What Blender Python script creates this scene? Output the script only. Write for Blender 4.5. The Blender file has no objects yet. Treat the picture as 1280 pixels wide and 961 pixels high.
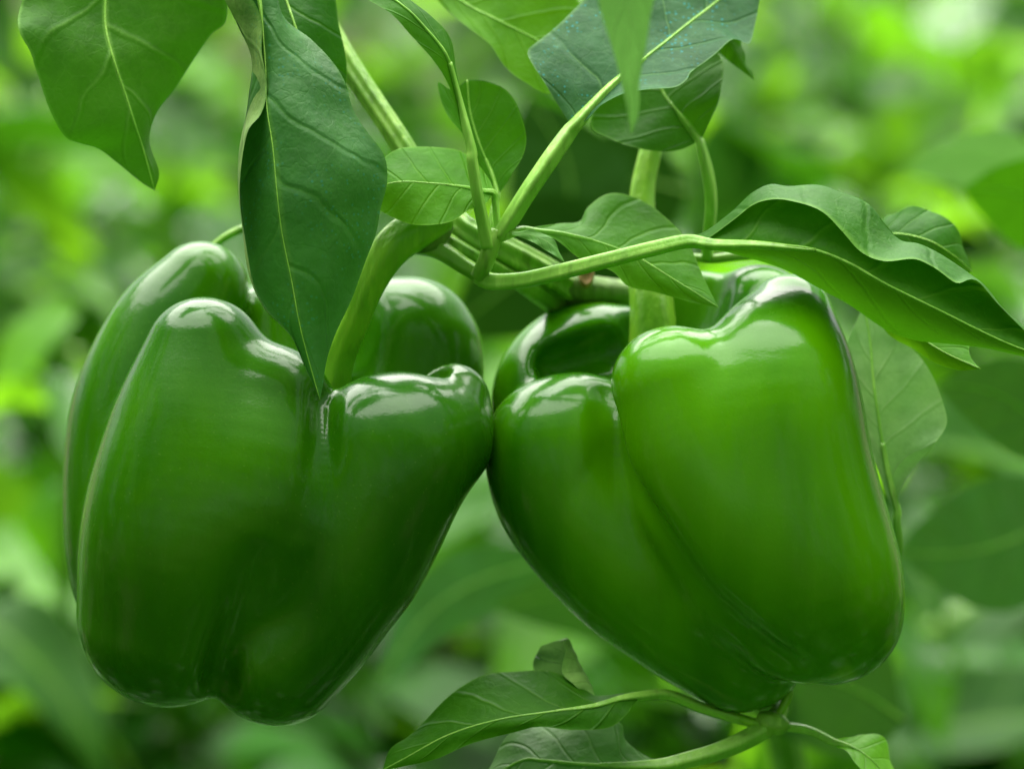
import bpy, math, random
import numpy as np
from mathutils import Vector, Matrix, noise

random.seed(7)
rng = np.random.default_rng(7)
scene = bpy.context.scene
R = math.radians

# ------------------------------------------------------------------ camera
PITCH = R(13)
DIST = 0.64                       # metres from the lens to the plane in focus
S = 0.23 / 1280.0                 # metres per photograph pixel on that plane
FOCUS = np.array([0.0, 0.0, 0.56])
FWD = np.array([0.0, math.cos(PITCH), -math.sin(PITCH)])
UP = np.array([0.0, math.sin(PITCH), math.cos(PITCH)])
RIGHT = np.array([1.0, 0.0, 0.0])
CAM = FOCUS - DIST * FWD

cam_data = bpy.data.cameras.new("camera")
cam = bpy.data.objects.new("camera", cam_data)
scene.collection.objects.link(cam)
scene.camera = cam
cam.location = CAM
cam.rotation_euler = (math.pi / 2 - PITCH, 0, 0)
cam_data.sensor_width = 36
cam_data.lens = 36 * DIST / 0.23
cam_data.clip_start = 0.02
cam_data.clip_end = 300
cam_data.dof.use_dof = True
cam_data.dof.focus_distance = DIST + 0.006
cam_data.dof.aperture_fstop = 8.0

# ------------------------------------------------------------------ light
SUN_EL, SUN_AZ = R(66), R(-14)    # azimuth from straight ahead of the lens, negative to the left: the light comes from behind the plant
world = bpy.data.worlds.new("World")
scene.world = world
world.use_nodes = True
wn = world.node_tree
wn.nodes.clear()
w_out = wn.nodes.new("ShaderNodeOutputWorld")
w_bg = wn.nodes.new("ShaderNodeBackground")
w_hs = wn.nodes.new("ShaderNodeHueSaturation")
w_sky = wn.nodes.new("ShaderNodeTexSky")
w_sky.sky_type = 'NISHITA'
w_sky.sun_disc = False
w_sky.sun_elevation = SUN_EL
w_sky.sun_rotation = SUN_AZ
w_sky.dust_density = 3.0
w_hs.inputs['Saturation'].default_value = 0.10     # thin overcast: nearly white sky
w_bg.inputs['Strength'].default_value = 0.085
wn.links.new(w_sky.outputs[0], w_hs.inputs['Color'])
wn.links.new(w_hs.outputs[0], w_bg.inputs['Color'])
wn.links.new(w_bg.outputs[0], w_out.inputs['Surface'])

sun_data = bpy.data.lights.new("sun", 'SUN')
sun_data.energy = 4.2
sun_data.angle = R(84)
sun_data.color = (1.0, 0.97, 0.90)
sun = bpy.data.objects.new("sun", sun_data)
scene.collection.objects.link(sun)
sd = Vector((math.sin(SUN_AZ) * math.cos(SUN_EL), math.cos(SUN_AZ) * math.cos(SUN_EL), math.sin(SUN_EL)))
sun.rotation_euler = sd.to_track_quat('Z', 'Y').to_euler()

scene.view_settings.view_transform = 'Standard'
scene.view_settings.look = 'None'
scene.view_settings.gamma = 1.0
scene.view_settings.exposure = 1.38
scene.render.engine = 'CYCLES'
scene.cycles.use_denoising = True
scene.cycles.max_bounces = 8
scene.cycles.transmission_bounces = 6
scene.cycles.caustics_reflective = False
scene.cycles.caustics_refractive = False
scene.cycles.sample_clamp_indirect = 6

# ------------------------------------------------------------------ helpers
def W(p):
    """photograph pixel + distance behind the plane in focus (in pixels) -> world point"""
    px, py, d = p
    k = (DIST + d * S) / DIST
    return CAM + RIGHT * ((px - 640) * S * k) + UP * (-(py - 480.5) * S * k) + FWD * (DIST + d * S)

def rad(r, d):
    return r * S * (DIST + d * S) / DIST

def catmull(P, n, closed=False):
    """n points along a Catmull-Rom spline through P (any dimension), evenly spread by chord length"""
    P = np.asarray(P, float)
    if len(P) == 2:
        t = np.linspace(0, 1, n)[:, None]
        return P[0] * (1 - t) + P[1] * t
    Q = np.vstack([2 * P[0] - P[1], P, 2 * P[-1] - P[-2]])
    dense = []
    for i in range(1, len(Q) - 2):
        a, b, c, d = Q[i - 1:i + 3]
        t = np.linspace(0, 1, 24, endpoint=False)[:, None]
        dense.append(0.5 * ((2 * b) + (-a + c) * t + (2 * a - 5 * b + 4 * c - d) * t ** 2 + (-a + 3 * b - 3 * c + d) * t ** 3))
    dense.append(P[-1][None])
    dense = np.vstack(dense)
    seg = np.linalg.norm(np.diff(dense[:, :3], axis=0), axis=1)
    L = np.concatenate([[0], np.cumsum(seg)])
    t = np.linspace(0, L[-1], n)
    return np.stack([np.interp(t, L, dense[:, k]) for k in range(dense.shape[1])], 1)

def link(name, me, parent=None, mat=None, smooth=True):
    o = bpy.data.objects.new(name, me)
    scene.collection.objects.link(o)
    if mat and not me.materials:
        me.materials.append(mat)
    if smooth:
        me.polygons.foreach_set('use_smooth', [True] * len(me.polygons))
    if parent:
        o.parent = parent
        o.matrix_parent_inverse = Matrix.Translation(parent.location).inverted() if parent.parent is None else Matrix.Identity(4)
    return o

def mesh(name, V, F):
    me = bpy.data.meshes.new(name)
    me.from_pydata([tuple(v) for v in V], [], [tuple(f) for f in F])
    me.update()
    return me

def empty(name, loc, label, cat, group=None):
    e = bpy.data.objects.new(name, None)
    e.empty_display_size = 0.02
    scene.collection.objects.link(e)
    e.location = loc
    e['label'] = label
    e['category'] = cat
    if group:
        e['group'] = group
    return e

def tube_world(P, rads, n=36, sides=14, ridges=5, amp=0.08, cap=True, twist=0.6):
    """tapered tube through world points; the section carries a few rounded ridges"""
    C = catmull(np.column_stack([P, rads]), n) if len(P) > 2 else np.column_stack([catmull(P, n), np.linspace(rads[0], rads[1], n)])
    pts, rr = C[:, :3], C[:, 3]
    T = np.gradient(pts, axis=0)
    T /= np.linalg.norm(T, axis=1)[:, None]
    ref = np.array([0.3, -0.8, 0.52])
    V, F, UV = [], [], []
    N = ref - T[0] * np.dot(ref, T[0])
    N /= np.linalg.norm(N)
    for i in range(n):
        N = N - T[i] * np.dot(N, T[i])
        N /= np.linalg.norm(N)
        B = np.cross(T[i], N)
        for j in range(sides):
            a = 2 * math.pi * j / sides
            r = rr[i] * (1 + amp * math.cos(ridges * a + twist * i / n * 3))
            V.append(pts[i] + r * (math.cos(a) * N + math.sin(a) * B))
    for i in range(n - 1):
        for j in range(sides):
            k = (j + 1) % sides
            F.append((i * sides + j, i * sides + k, (i + 1) * sides + k, (i + 1) * sides + j))
    if cap:
        F.append(tuple(range(sides))[::-1])
        F.append(tuple((n - 1) * sides + j for j in range(sides)))
    return V, F

def tube(name, pts, mat, parent, **kw):
    """pts: (px, py, d, radius in px)"""
    P = np.array([W(p[:3]) for p in pts])
    r = np.array([rad(p[3], p[2]) for p in pts])
    V, F = tube_world(P, r, **kw)
    return link(name, mesh(name, V, F), parent, mat)

# ------------------------------------------------------------------ materials
def new_mat(name):
    m = bpy.data.materials.new(name)
    m.use_nodes = True
    nt = m.node_tree
    nt.nodes.clear()
    out = nt.nodes.new('ShaderNodeOutputMaterial')
    return m, nt, out

class NT:
    def __init__(self, nt):
        self.nt = nt
    def n(self, typ, **kw):
        o = self.nt.nodes.new(typ)
        for k, v in kw.items():
            if k in o.inputs:
                o.inputs[k].default_value = v
            else:
                setattr(o, k, v)
        return o
    def l(self, a, b):
        self.nt.links.new(a, b)
    def val(self, x, sock):
        if isinstance(x, (int, float)):
            sock.default_value = x
        elif isinstance(x, tuple):
            sock.default_value = x
        else:
            self.l(x, sock)
    def m(self, op, a, b=0.0, c=0.0):
        o = self.nt.nodes.new('ShaderNodeMath')
        o.operation = op
        self.val(a, o.inputs[0]); self.val(b, o.inputs[1]); self.val(c, o.inputs[2])
        return o.outputs[0]
    def ramp(self, x, lo, hi, a=0.0, b=1.0):
        o = self.nt.nodes.new('ShaderNodeMapRange')
        o.interpolation_type = 'SMOOTHSTEP'
        self.val(x, o.inputs[0])
        for i, v in enumerate((lo, hi, a, b)):
            o.inputs[i + 1].default_value = v
        return o.outputs[0]
    def mix(self, f, a, b):
        o = self.nt.nodes.new('ShaderNodeMix')
        o.data_type = 'RGBA'
        self.val(f, o.inputs[0]); self.val(a, o.inputs[6]); self.val(b, o.inputs[7])
        return o.outputs[2]
    def noise(self, vec, scale, detail=3, rough=0.5):
        o = self.nt.nodes.new('ShaderNodeTexNoise')
        o.inputs['Scale'].default_value = scale
        o.inputs['Detail'].default_value = detail
        o.inputs['Roughness'].default_value = rough
        if vec is not None:
            self.l(vec, o.inputs['Vector'])
        return o.outputs['Fac']

def c4(c):
    return (c[0], c[1], c[2], 1.0)

def leaf_mat(name, up, low, vein, transl=0.35, tcol=None, rough=0.42, nveins=6, flecks=0.0, bloom=0.0, veinw=0.05, spec=0.3):
    m, nt, out = new_mat(name)
    t = NT(nt)
    uv = t.n('ShaderNodeUVMap')
    sep = t.n('ShaderNodeSeparateXYZ')
    t.l(uv.outputs[0], sep.inputs[0])
    u, v = sep.outputs[0], t.m('MULTIPLY_ADD', sep.outputs[1], 2.0, -1.0)
    av = t.m('ABSOLUTE', v)
    geo = t.n('ShaderNodeNewGeometry')
    tc = t.n('ShaderNodeTexCoord')
    obj = tc.outputs['Object']
    wob = t.noise(obj, 60, 2)
    # side veins leave the midrib and bend towards the tip
    side = t.m('MULTIPLY', t.m('GREATER_THAN', v, 0.0), 0.45)
    ph = t.m('SUBTRACT', u, t.m('MULTIPLY', t.m('POWER', av, 0.85), 0.20))
    ph = t.m('ADD', t.m('MULTIPLY', ph, nveins), side)
    ph = t.m('ADD', ph, t.m('MULTIPLY', wob, 0.55))
    tri = t.m('ABSOLUTE', t.m('SUBTRACT', t.m('FRACT', ph), 0.5))           # 0.5 on the vein
    wv = t.m('MULTIPLY_ADD', av, -0.6 * veinw, veinw)
    lat = t.m('SUBTRACT', 1.0, t.m('MINIMUM', 1.0, t.m('DIVIDE', t.m('SUBTRACT', 0.5, tri), wv)))
    lat = t.m('MULTIPLY', lat, t.ramp(av, 0.95, 0.45, 0.0, 0.75))
    lat_soft = t.ramp(tri, 0.41, 0.5)
    mid = t.ramp(av, 0.045, 0.012)
    # net of fine veins
    vor = t.n('ShaderNodeTexVoronoi', feature='DISTANCE_TO_EDGE')
    vor.inputs['Scale'].default_value = 190
    dis = t.n('ShaderNodeTexNoise'); dis.inputs['Scale'].default_value = 160
    t.l(obj, dis.inputs['Vector'])
    add = t.n('ShaderNodeVectorMath', operation='MULTIPLY_ADD')
    t.l(dis.outputs['Color'], add.inputs[0]); add.inputs[1].default_value = (0.008, 0.008, 0.008); t.l(obj, add.inputs[2])
    t.l(add.outputs[0], vor.inputs['Vector'])
    net = t.ramp(vor.outputs['Distance'], 0.07, 0.0)
    big = t.noise(obj, 55, 4)
    fine = t.noise(obj, 900, 3)
    veinf = t.m('MINIMUM', 1.0, t.m('ADD', t.m('MULTIPLY', lat, 0.8), t.m('ADD', mid, t.m('MULTIPLY', net, 0.10))))
    cu = t.mix(t.ramp(big, 0.3, 0.7), c4(up), c4([x * f for x, f in zip(up, (1.5, 1.30, 1.2))]))
    if bloom:
        cu = t.mix(t.m('MULTIPLY', t.ramp(t.noise(obj, 90, 5, 0.65), 0.42, 0.75), bloom), cu, c4((0.10, 0.24, 0.12)))
    cl = t.mix(t.ramp(big, 0.3, 0.7), c4(low), c4([x * f for x, f in zip(low, (1.35, 1.2, 1.1))]))
    base = t.mix(geo.outputs['Backfacing'], cu, cl)
    base = t.mix(t.m('MULTIPLY', t.ramp(t.noise(obj, 130, 4, 0.6), 0.42, 0.70), 0.45), base, c4([x * 0.6 for x in up]))
    base = t.mix(t.m('MULTIPLY', fine, 0.30), base, c4([x * 0.55 for x in up]))
    base = t.mix(t.m('MULTIPLY', veinf, 0.75), base, c4(vein))
    base = t.mix(t.m('MULTIPLY', t.ramp(av, 0.955, 0.995), 0.5), base, c4(vein))
    if flecks:
        fl = t.n('ShaderNodeTexVoronoi')
        fl.inputs['Scale'].default_value = 900
        t.l(obj, fl.inputs['Vector'])
        fm = t.m('MULTIPLY', t.ramp(fl.outputs['Distance'], 0.36, 0.20), t.ramp(t.noise(obj, 60, 3), 0.46, 0.60))
        sepc = t.n('ShaderNodeSeparateColor'); t.l(fl.outputs['Color'], sepc.inputs[0])
        fm = t.m('MULTIPLY', fm, t.ramp(sepc.outputs[0], 0.45, 0.6))
        base = t.mix(t.m('MULTIPLY', fm, flecks), base, c4((0.02, 0.28, 0.30)))
    bh = t.m('ADD', t.m('MULTIPLY', lat_soft, -0.50), t.m('ADD', t.m('MULTIPLY', net, -0.05), t.m('MULTIPLY', fine, 0.10)))
    bh = t.m('ADD', bh, t.m('ADD', t.m('MULTIPLY', big, 0.5), t.m('MULTIPLY', t.noise(obj, 200, 3, 0.55), 1.0)))
    bump = t.n('ShaderNodeBump')
    bump.inputs['Strength'].default_value = 0.45
    bump.inputs['Distance'].default_value = 0.0010
    t.l(bh, bump.inputs['Height'])
    pr = t.n('ShaderNodeBsdfPrincipled')
    t.l(base, pr.inputs['Base Color'])
    pr.inputs['Roughness'].default_value = rough
    pr.inputs['Specular IOR Level'].default_value = spec
    t.l(bump.outputs[0], pr.inputs['Normal'])
    tr = t.n('ShaderNodeBsdfTranslucent')
    tcl = tcol or (low[0] * 1.7, low[1] * 1.6, low[2] * 0.6)
    tcm = t.mix(t.m('MULTIPLY', veinf, 0.5), c4(tcl), c4([x * 0.45 for x in tcl]))
    t.l(tcm, tr.inputs['Color'])
    t.l(bump.outputs[0], tr.inputs['Normal'])
    mx = t.n('ShaderNodeMixShader')
    mx.inputs[0].default_value = transl
    t.l(pr.outputs[0], mx.inputs[1]); t.l(tr.outputs[0], mx.inputs[2])
    t.l(mx.outputs[0], out.inputs['Surface'])
    return m

def stem_mat(name, a, b, rough=0.42, streak=1.0):
    m, nt, out = new_mat(name)
    t = NT(nt)
    tc = t.n('ShaderNodeTexCoord')
    mp = t.n('ShaderNodeMapping')
    mp.inputs['Scale'].default_value = (1, 1, 0.18)
    t.l(tc.outputs['Object'], mp.inputs['Vector'])
    s = t.noise(mp.outputs[0], 420, 4)
    big = t.noise(tc.outputs['Object'], 70, 3)
    col = t.mix(t.ramp(big, 0.3, 0.7), c4(a), c4(b))
    col = t.mix(t.m('MULTIPLY', t.ramp(s, 0.52, 0.72), 0.55 * streak), col, c4([x * 0.45 for x in a]))
    col = t.mix(t.m('MULTIPLY', t.ramp(s, 0.46, 0.28), 0.5 * streak), col, c4((b[0] * 1.8, b[1] * 1.5, b[2] * 2.2)))
    bump = t.n('ShaderNodeBump')
    bump.inputs['Strength'].default_value = 0.6
    bump.inputs['Distance'].default_value = 0.0008
    t.l(s, bump.inputs['Height'])
    pr = t.n('ShaderNodeBsdfPrincipled')
    t.l(col, pr.inputs['Base Color'])
    pr.inputs['Roughness'].default_value = rough
    pr.inputs['Subsurface Weight'].default_value = 0.12
    pr.inputs['Subsurface Radius'].default_value = (0.5, 1.0, 0.2)
    pr.inputs['Subsurface Scale'].default_value = 0.002
    t.l(bump.outputs[0], pr.inputs['Normal'])
    t.l(pr.outputs[0], out.inputs['Surface'])
    return m

def pepper_mat(name, dark, light, blush):
    m, nt, out = new_mat(name)
    t = NT(nt)
    tc = t.n('ShaderNodeTexCoord')
    o = tc.outputs['Object']
    mp = t.n('ShaderNodeMapping')
    mp.inputs['Scale'].default_value = (1, 1, 0.16)
    t.l(o, mp.inputs['Vector'])
    big = t.noise(mp.outputs[0], 30, 3)
    st = t.noise(mp.outputs[0], 150, 5, 0.6)
    pore = t.m('ADD', t.noise(o, 1500, 2), t.m('MULTIPLY', t.noise(o, 380, 3), 0.5))
    spot = t.n('ShaderNodeTexVoronoi'); spot.inputs['Scale'].default_value = 520
    t.l(o, spot.inputs['Vector'])
    col = t.mix(t.ramp(big, 0.32, 0.68), c4(dark), c4(light))
    col = t.mix(t.m('MULTIPLY', t.ramp(st, 0.45, 0.75), 0.15), col, c4(blush))
    col = t.mix(t.m('MULTIPLY', t.ramp(spot.outputs['Distance'], 0.16, 0.05), 0.16), col, c4((0.16, 0.30, 0.05)))
    pr = t.n('ShaderNodeBsdfPrincipled')
    t.l(col, pr.inputs['Base Color'])
    t.l(t.ramp(st, 0.3, 0.8, 0.22, 0.32), pr.inputs['Roughness'])
    pr.inputs['IOR'].default_value = 1.45
    pr.inputs['Specular IOR Level'].default_value = 0.08
    pr.inputs['Coat Weight'].default_value = 0.58
    pr.inputs['Coat Roughness'].default_value = 0.13
    pr.inputs['Coat IOR'].default_value = 1.40
    pr.inputs['Subsurface Weight'].default_value = 0.10
    pr.inputs['Subsurface Radius'].default_value = (0.35, 1.0, 0.08)
    pr.inputs['Subsurface Scale'].default_value = 0.004
    b1 = t.n('ShaderNodeBump')
    b1.inputs['Strength'].default_value = 0.10
    b1.inputs['Distance'].default_value = 0.0015
    t.l(t.noise(mp.outputs[0], 85, 3), b1.inputs['Height'])
    b2 = t.n('ShaderNodeBump')
    b2.inputs['Strength'].default_value = 0.09
    b2.inputs['Distance'].default_value = 0.0003
    t.l(pore, b2.inputs['Height'])
    t.l(b1.outputs[0], b2.inputs['Normal'])
    t.l(b2.outputs[0], pr.inputs['Normal'])
    t.l(b2.outputs[0], pr.inputs['Coat Normal'])
    t.l(pr.outputs[0], out.inputs['Surface'])
    return m

def soil_mat():
    m, nt, out = new_mat('soil')
    t = NT(nt)
    tc = t.n('ShaderNodeTexCoord')
    o = tc.outputs['Object']
    n1 = t.noise(o, 14, 6, 0.65)
    col = t.mix(t.ramp(n1, 0.3, 0.7), c4((0.05, 0.035, 0.02)), c4((0.13, 0.095, 0.06)))
    b = t.n('ShaderNodeBump'); b.inputs['Strength'].default_value = 0.9; b.inputs['Distance'].default_value = 0.02
    t.l(n1, b.inputs['Height'])
    pr = t.n('ShaderNodeBsdfPrincipled')
    t.l(col, pr.inputs['Base Color']); pr.inputs['Roughness'].default_value = 0.9
    t.l(b.outputs[0], pr.inputs['Normal'])
    t.l(pr.outputs[0], out.inputs['Surface'])
    return m

M_DARK = leaf_mat('leaf_blue_green', (0.028, 0.140, 0.018), (0.20, 0.36, 0.10), (0.07, 0.22, 0.028), 0.14, tcol=(0.05, 0.28, 0.02), rough=0.52, spec=0.3, bloom=0.22, flecks=0.25, veinw=0.03)
M_FLECK = leaf_mat('leaf_flecked', (0.018, 0.088, 0.028), (0.08, 0.21, 0.03), (0.12, 0.27, 0.07), 0.12, rough=0.58, spec=0.16, bloom=0.4, flecks=0.55, veinw=0.035)
M_MID = leaf_mat('leaf_green', (0.028, 0.140, 0.005), (0.038, 0.165, 0.006), (0.14, 0.34, 0.035), 0.28, rough=0.5, spec=0.14)
M_BRIGHT = leaf_mat('leaf_bright', (0.055, 0.215, 0.006), (0.075, 0.24, 0.008), (0.18, 0.42, 0.04), 0.32, rough=0.5, spec=0.10)
M_PALE = leaf_mat('leaf_pale_underside', (0.09, 0.26, 0.05), (0.22, 0.42, 0.15), (0.30, 0.52, 0.16), 0.20, tcol=(0.20, 0.50, 0.09), rough=0.50, veinw=0.06)
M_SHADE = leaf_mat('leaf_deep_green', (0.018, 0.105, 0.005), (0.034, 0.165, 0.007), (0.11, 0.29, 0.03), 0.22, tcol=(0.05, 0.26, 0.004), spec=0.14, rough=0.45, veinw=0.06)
M_GREY = leaf_mat('leaf_grey_green', (0.045, 0.190, 0.050), (0.06, 0.19, 0.04), (0.12, 0.25, 0.07), 0.10, rough=0.36, spec=0.5, bloom=0.3)
M_BACK = [leaf_mat('leaf_field_%s' % n, a, b, (0.18, 0.40, 0.04), tl, rough=ro, spec=sp, tcol=tc_) for n, a, b, tc_, tl, ro, sp in (
    ('yellow_green', (0.085, 0.300, 0.006), (0.13, 0.34, 0.015), (0.26, 0.62, 0.015), 0.48, 0.40, 0.35),
    ('green', (0.040, 0.190, 0.006), (0.08, 0.24, 0.018), (0.18, 0.52, 0.01), 0.42, 0.27, 0.85),
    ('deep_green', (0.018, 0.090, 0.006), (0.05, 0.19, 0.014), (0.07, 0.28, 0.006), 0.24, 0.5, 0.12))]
M_CURL = leaf_mat('leaf_curled', (0.022, 0.10, 0.010), (0.26, 0.52, 0.14), (0.25, 0.5, 0.12), 0.25, tcol=(0.25, 0.55, 0.12), rough=0.5)
M_FRESH = leaf_mat('leaf_fresh', (0.14, 0.42, 0.03), (0.16, 0.44, 0.04), (0.28, 0.56, 0.10), 0.35, rough=0.45, spec=0.2)
M_GAP_SHADE = leaf_mat('leaf_painted_shade', (0.016, 0.085, 0.006), (0.026, 0.10, 0.008), (0.03, 0.12, 0.01), 0.08, rough=0.5, spec=0.2)  # dark base colour stands in for the shaded gap behind the stems
M_STEM = stem_mat('stem_green', (0.13, 0.32, 0.025), (0.24, 0.46, 0.06))
M_STALK = stem_mat('stalk_green', (0.15, 0.400, 0.012), (0.24, 0.50, 0.022), streak=0.5)
M_PETIOLE = stem_mat('petiole_green', (0.20, 0.46, 0.05), (0.28, 0.55, 0.08), streak=0.7)
M_SCAR = stem_mat('stem_scar', (0.22, 0.13, 0.05), (0.36, 0.24, 0.09), rough=0.7)
M_NODE = stem_mat('stem_node', (0.06, 0.12, 0.02), (0.13, 0.25, 0.04), rough=0.6)
M_VEIN = leaf_mat('leaf_veined_underside', (0.03, 0.12, 0.008), (0.046, 0.170, 0.010), (0.17, 0.38, 0.06), 0.22, tcol=(0.05, 0.25, 0.005), rough=0.5, spec=0.14, veinw=0.07, nveins=5)
M_PEP_L = pepper_mat('pepper_skin_deep', (0.015, 0.098, 0.0004), (0.037, 0.160, 0.0005), (0.052, 0.20, 0.0006))
M_PEP_R = pepper_mat('pepper_skin_fresh', (0.019, 0.126, 0.0002), (0.070, 0.265, 0.0003), (0.095, 0.31, 0.0004))

# ------------------------------------------------------------------ ground
n = 60
xs = np.concatenate([np.linspace(-60, -3, 12), np.linspace(-2.6, 2.6, 70), np.linspace(3, 60, 12)])
ys = np.concatenate([np.linspace(-30, -1.5, 8), np.linspace(-1.2, 6, 100), np.linspace(6.5, 120, 16)])
V, F = [], []
for y in ys:
    for x in xs:
        near = abs(x) < 3 and -1.4 < y < 6.2
        V.append((x, y, (noise.noise((x * 5, y * 5, 0)) * 0.025 + noise.noise((x * 17, y * 17, 3)) * 0.010) if near else 0.0))
nx = len(xs)
for j in range(len(ys) - 1):
    for i in range(nx - 1):
        F.append((j * nx + i, j * nx + i + 1, (j + 1) * nx + i + 1, (j + 1) * nx + i))
g = link('ground', mesh('ground', V, F), None, soil_mat())
g['kind'] = 'structure'
g['label'] = 'dark crumbly soil of the field under the plants'

# ------------------------------------------------------------------ bell peppers
def seg_chain(pts, per=8):
    P = np.array([np.append(W(p[:3]), rad(p[3], p[2])) for p in pts]) * 1000.0     # millimetres
    if len(P) == 1:
        return P
    return catmull(P, (len(P) - 1) * per + 1)

def chain_d(p, C):
    if len(C) == 1:
        return np.linalg.norm(p - C[0, :3], axis=-1) - C[0, 3]
    best = None
    for a, b in zip(C[:-1], C[1:]):
        ab = (b - a)[:3]
        t = np.clip(((p - a[:3].astype(p.dtype)) @ ab.astype(p.dtype)) / np.dot(ab, ab), 0, 1).astype(p.dtype)
        d = p - a[:3].astype(p.dtype) - t[..., None] * ab.astype(p.dtype)
        d = np.sqrt(np.einsum('...i,...i->...', d, d)) - (a[3] + t * (b[3] - a[3])).astype(p.dtype)
        best = d if best is None else np.minimum(best, d)
    return best

def smin(a, b, k):
    h = np.maximum(k - np.abs(a - b), 0) / k
    return np.minimum(a, b) - h * h * h * k / 6.0

def pepper_field(lobes, k_in, k_out, core, cups, grooves):
    L = [[seg_chain(c) for c in lobe] for lobe in lobes]
    K = [seg_chain(c) for c in core]
    CUPS = [(seg_chain(c), 3.2) for c in cups]
    def f(p):
        tot = None
        for lobe in L:
            d = None
            for c in lobe:
                e = chain_d(p, c)
                d = e if d is None else smin(d, e, k_in)
            tot = d if tot is None else smin(tot, d, k_out)
        for c in K:
            tot = smin(tot, chain_d(p, c), 6.0)
        for c, k in CUPS:                                # the hollows round the stalk, the creases between lobes
            tot = -smin(-tot, chain_d(p, c), k)
        x, y, z = p[..., 0], p[..., 1], p[..., 2]
        tot = tot + 0.25 * np.sin(x * 0.16 + 1.3 + z * 0.03) * np.sin(z * 0.06 + 0.4) * np.sin(y * 0.15) - 0.25
        return tot
    # creases follow the skin: find how far behind the plane in focus it lies at each point
    dd = np.arange(-120, 420, 1.0)
    made = []
    for g in grooves:
        pts = []
        for px, py, r, sink in g:
            ray = np.array([W((px, py, d)) for d in dd]) * 1000.0
            hit = np.nonzero(f(ray) < 0)[0]
            if len(hit):
                pts.append((px, py, dd[hit[0]] - r + sink, r))
        made.append((seg_chain(pts), 3.0 if max(p[3] for p in pts) < 14 else 7.0))
    CUPS += made
    allp = np.vstack([c for l in L for c in l] + K)
    lo = (allp[:, :3] - allp[:, 3:4]).min(0) - 4
    hi = (allp[:, :3] + allp[:, 3:4]).max(0) + 4
    return f, lo, hi

def surface_nets(f, lo, hi, h):
    ax = [np.arange(lo[i], hi[i] + h, h, dtype=np.float32) for i in range(3)]
    shape = tuple(len(a) for a in ax)
    Fv = np.empty(shape, np.float32)
    Y, Z = np.meshgrid(ax[1], ax[2], indexing='ij')
    for i0 in range(0, shape[0], 12):
        xsl = ax[0][i0:i0 + 12]
        p = np.empty((len(xsl),) + Y.shape + (3,), np.float32)
        p[..., 0] = xsl[:, None, None]
        p[..., 1] = Y
        p[..., 2] = Z
        Fv[i0:i0 + 12] = f(p)
    ins = Fv < 0
    cs = tuple(s - 1 for s in shape)
    acc = np.zeros(cs + (3,), np.float32)
    cnt = np.zeros(cs, np.float32)
    def sub(A, o):
        return A[o[0]:o[0] + cs[0], o[1]:o[1] + cs[1], o[2]:o[2] + cs[2]]
    corners = [(i, j, k) for i in (0, 1) for j in (0, 1) for k in (0, 1)]
    for a in corners:
        for axis in range(3):
            if a[axis]:
                continue
            b = list(a); b[axis] = 1; b = tuple(b)
            fa, fb = sub(Fv, a), sub(Fv, b)
            m = (fa < 0) != (fb < 0)
            t = np.where(m, fa / np.where(m, fa - fb, 1), 0)
            for q in range(3):
                acc[..., q] += np.where(m, a[q] + (t if q == axis else 0), 0)
            cnt += m
    act = cnt > 0
    idx = np.full(cs, -1, np.int64)
    idx[act] = np.arange(act.sum())
    base = np.stack(np.nonzero(act), 1)
    V = lo + h * (base + acc[act] / cnt[act][:, None])
    faces = []
    for axis in range(3):
        sl0 = [slice(None)] * 3; sl1 = [slice(None)] * 3
        sl0[axis] = slice(0, -1); sl1[axis] = slice(1, None)
        a, b = ins[tuple(sl0)], ins[tuple(sl1)]
        e = np.stack(np.nonzero(a != b), 1)
        flip = a[tuple(e.T)]
        o1, o2 = [(1, 2), (2, 0), (0, 1)][axis]
        d1 = np.zeros(3, int); d1[o1] = 1
        d2 = np.zeros(3, int); d2[o2] = 1
        q = np.stack([idx[tuple((e - d1 - d2).T)], idx[tuple((e - d2).T)], idx[tuple(e.T)], idx[tuple((e - d1).T)]], 1)
        q[~flip] = q[~flip][:, ::-1]
        faces.append(q)
    F = np.vstack(faces)
    for _ in range(3):                                   # settle the vertices on the exact surface
        f0 = f(V)
        e = 0.25
        G = np.stack([f(V + np.eye(3)[k] * e) - f(V - np.eye(3)[k] * e) for k in range(3)], 1) / (2 * e)
        V = V - G * (f0 / np.maximum((G * G).sum(1), 0.2))[:, None]
    return V, F

def pepper_body(root, lobes, core, cups, grooves, mat, k_in=9.0, k_out=2.6, h=0.95):
    f, lo, hi = pepper_field(lobes, k_in, k_out, core, cups, grooves)
    V, F = surface_nets(f, lo, hi, h)
    me = mesh('flesh', V / 1000.0, F)
    o = link('flesh', me, root, mat)
    sm = o.modifiers.new('soften', 'SMOOTH'); sm.factor = 0.5; sm.iterations = 8
    ss = o.modifiers.new('fine', 'SUBSURF'); ss.levels = 0; ss.render_levels = 1
    return o

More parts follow.
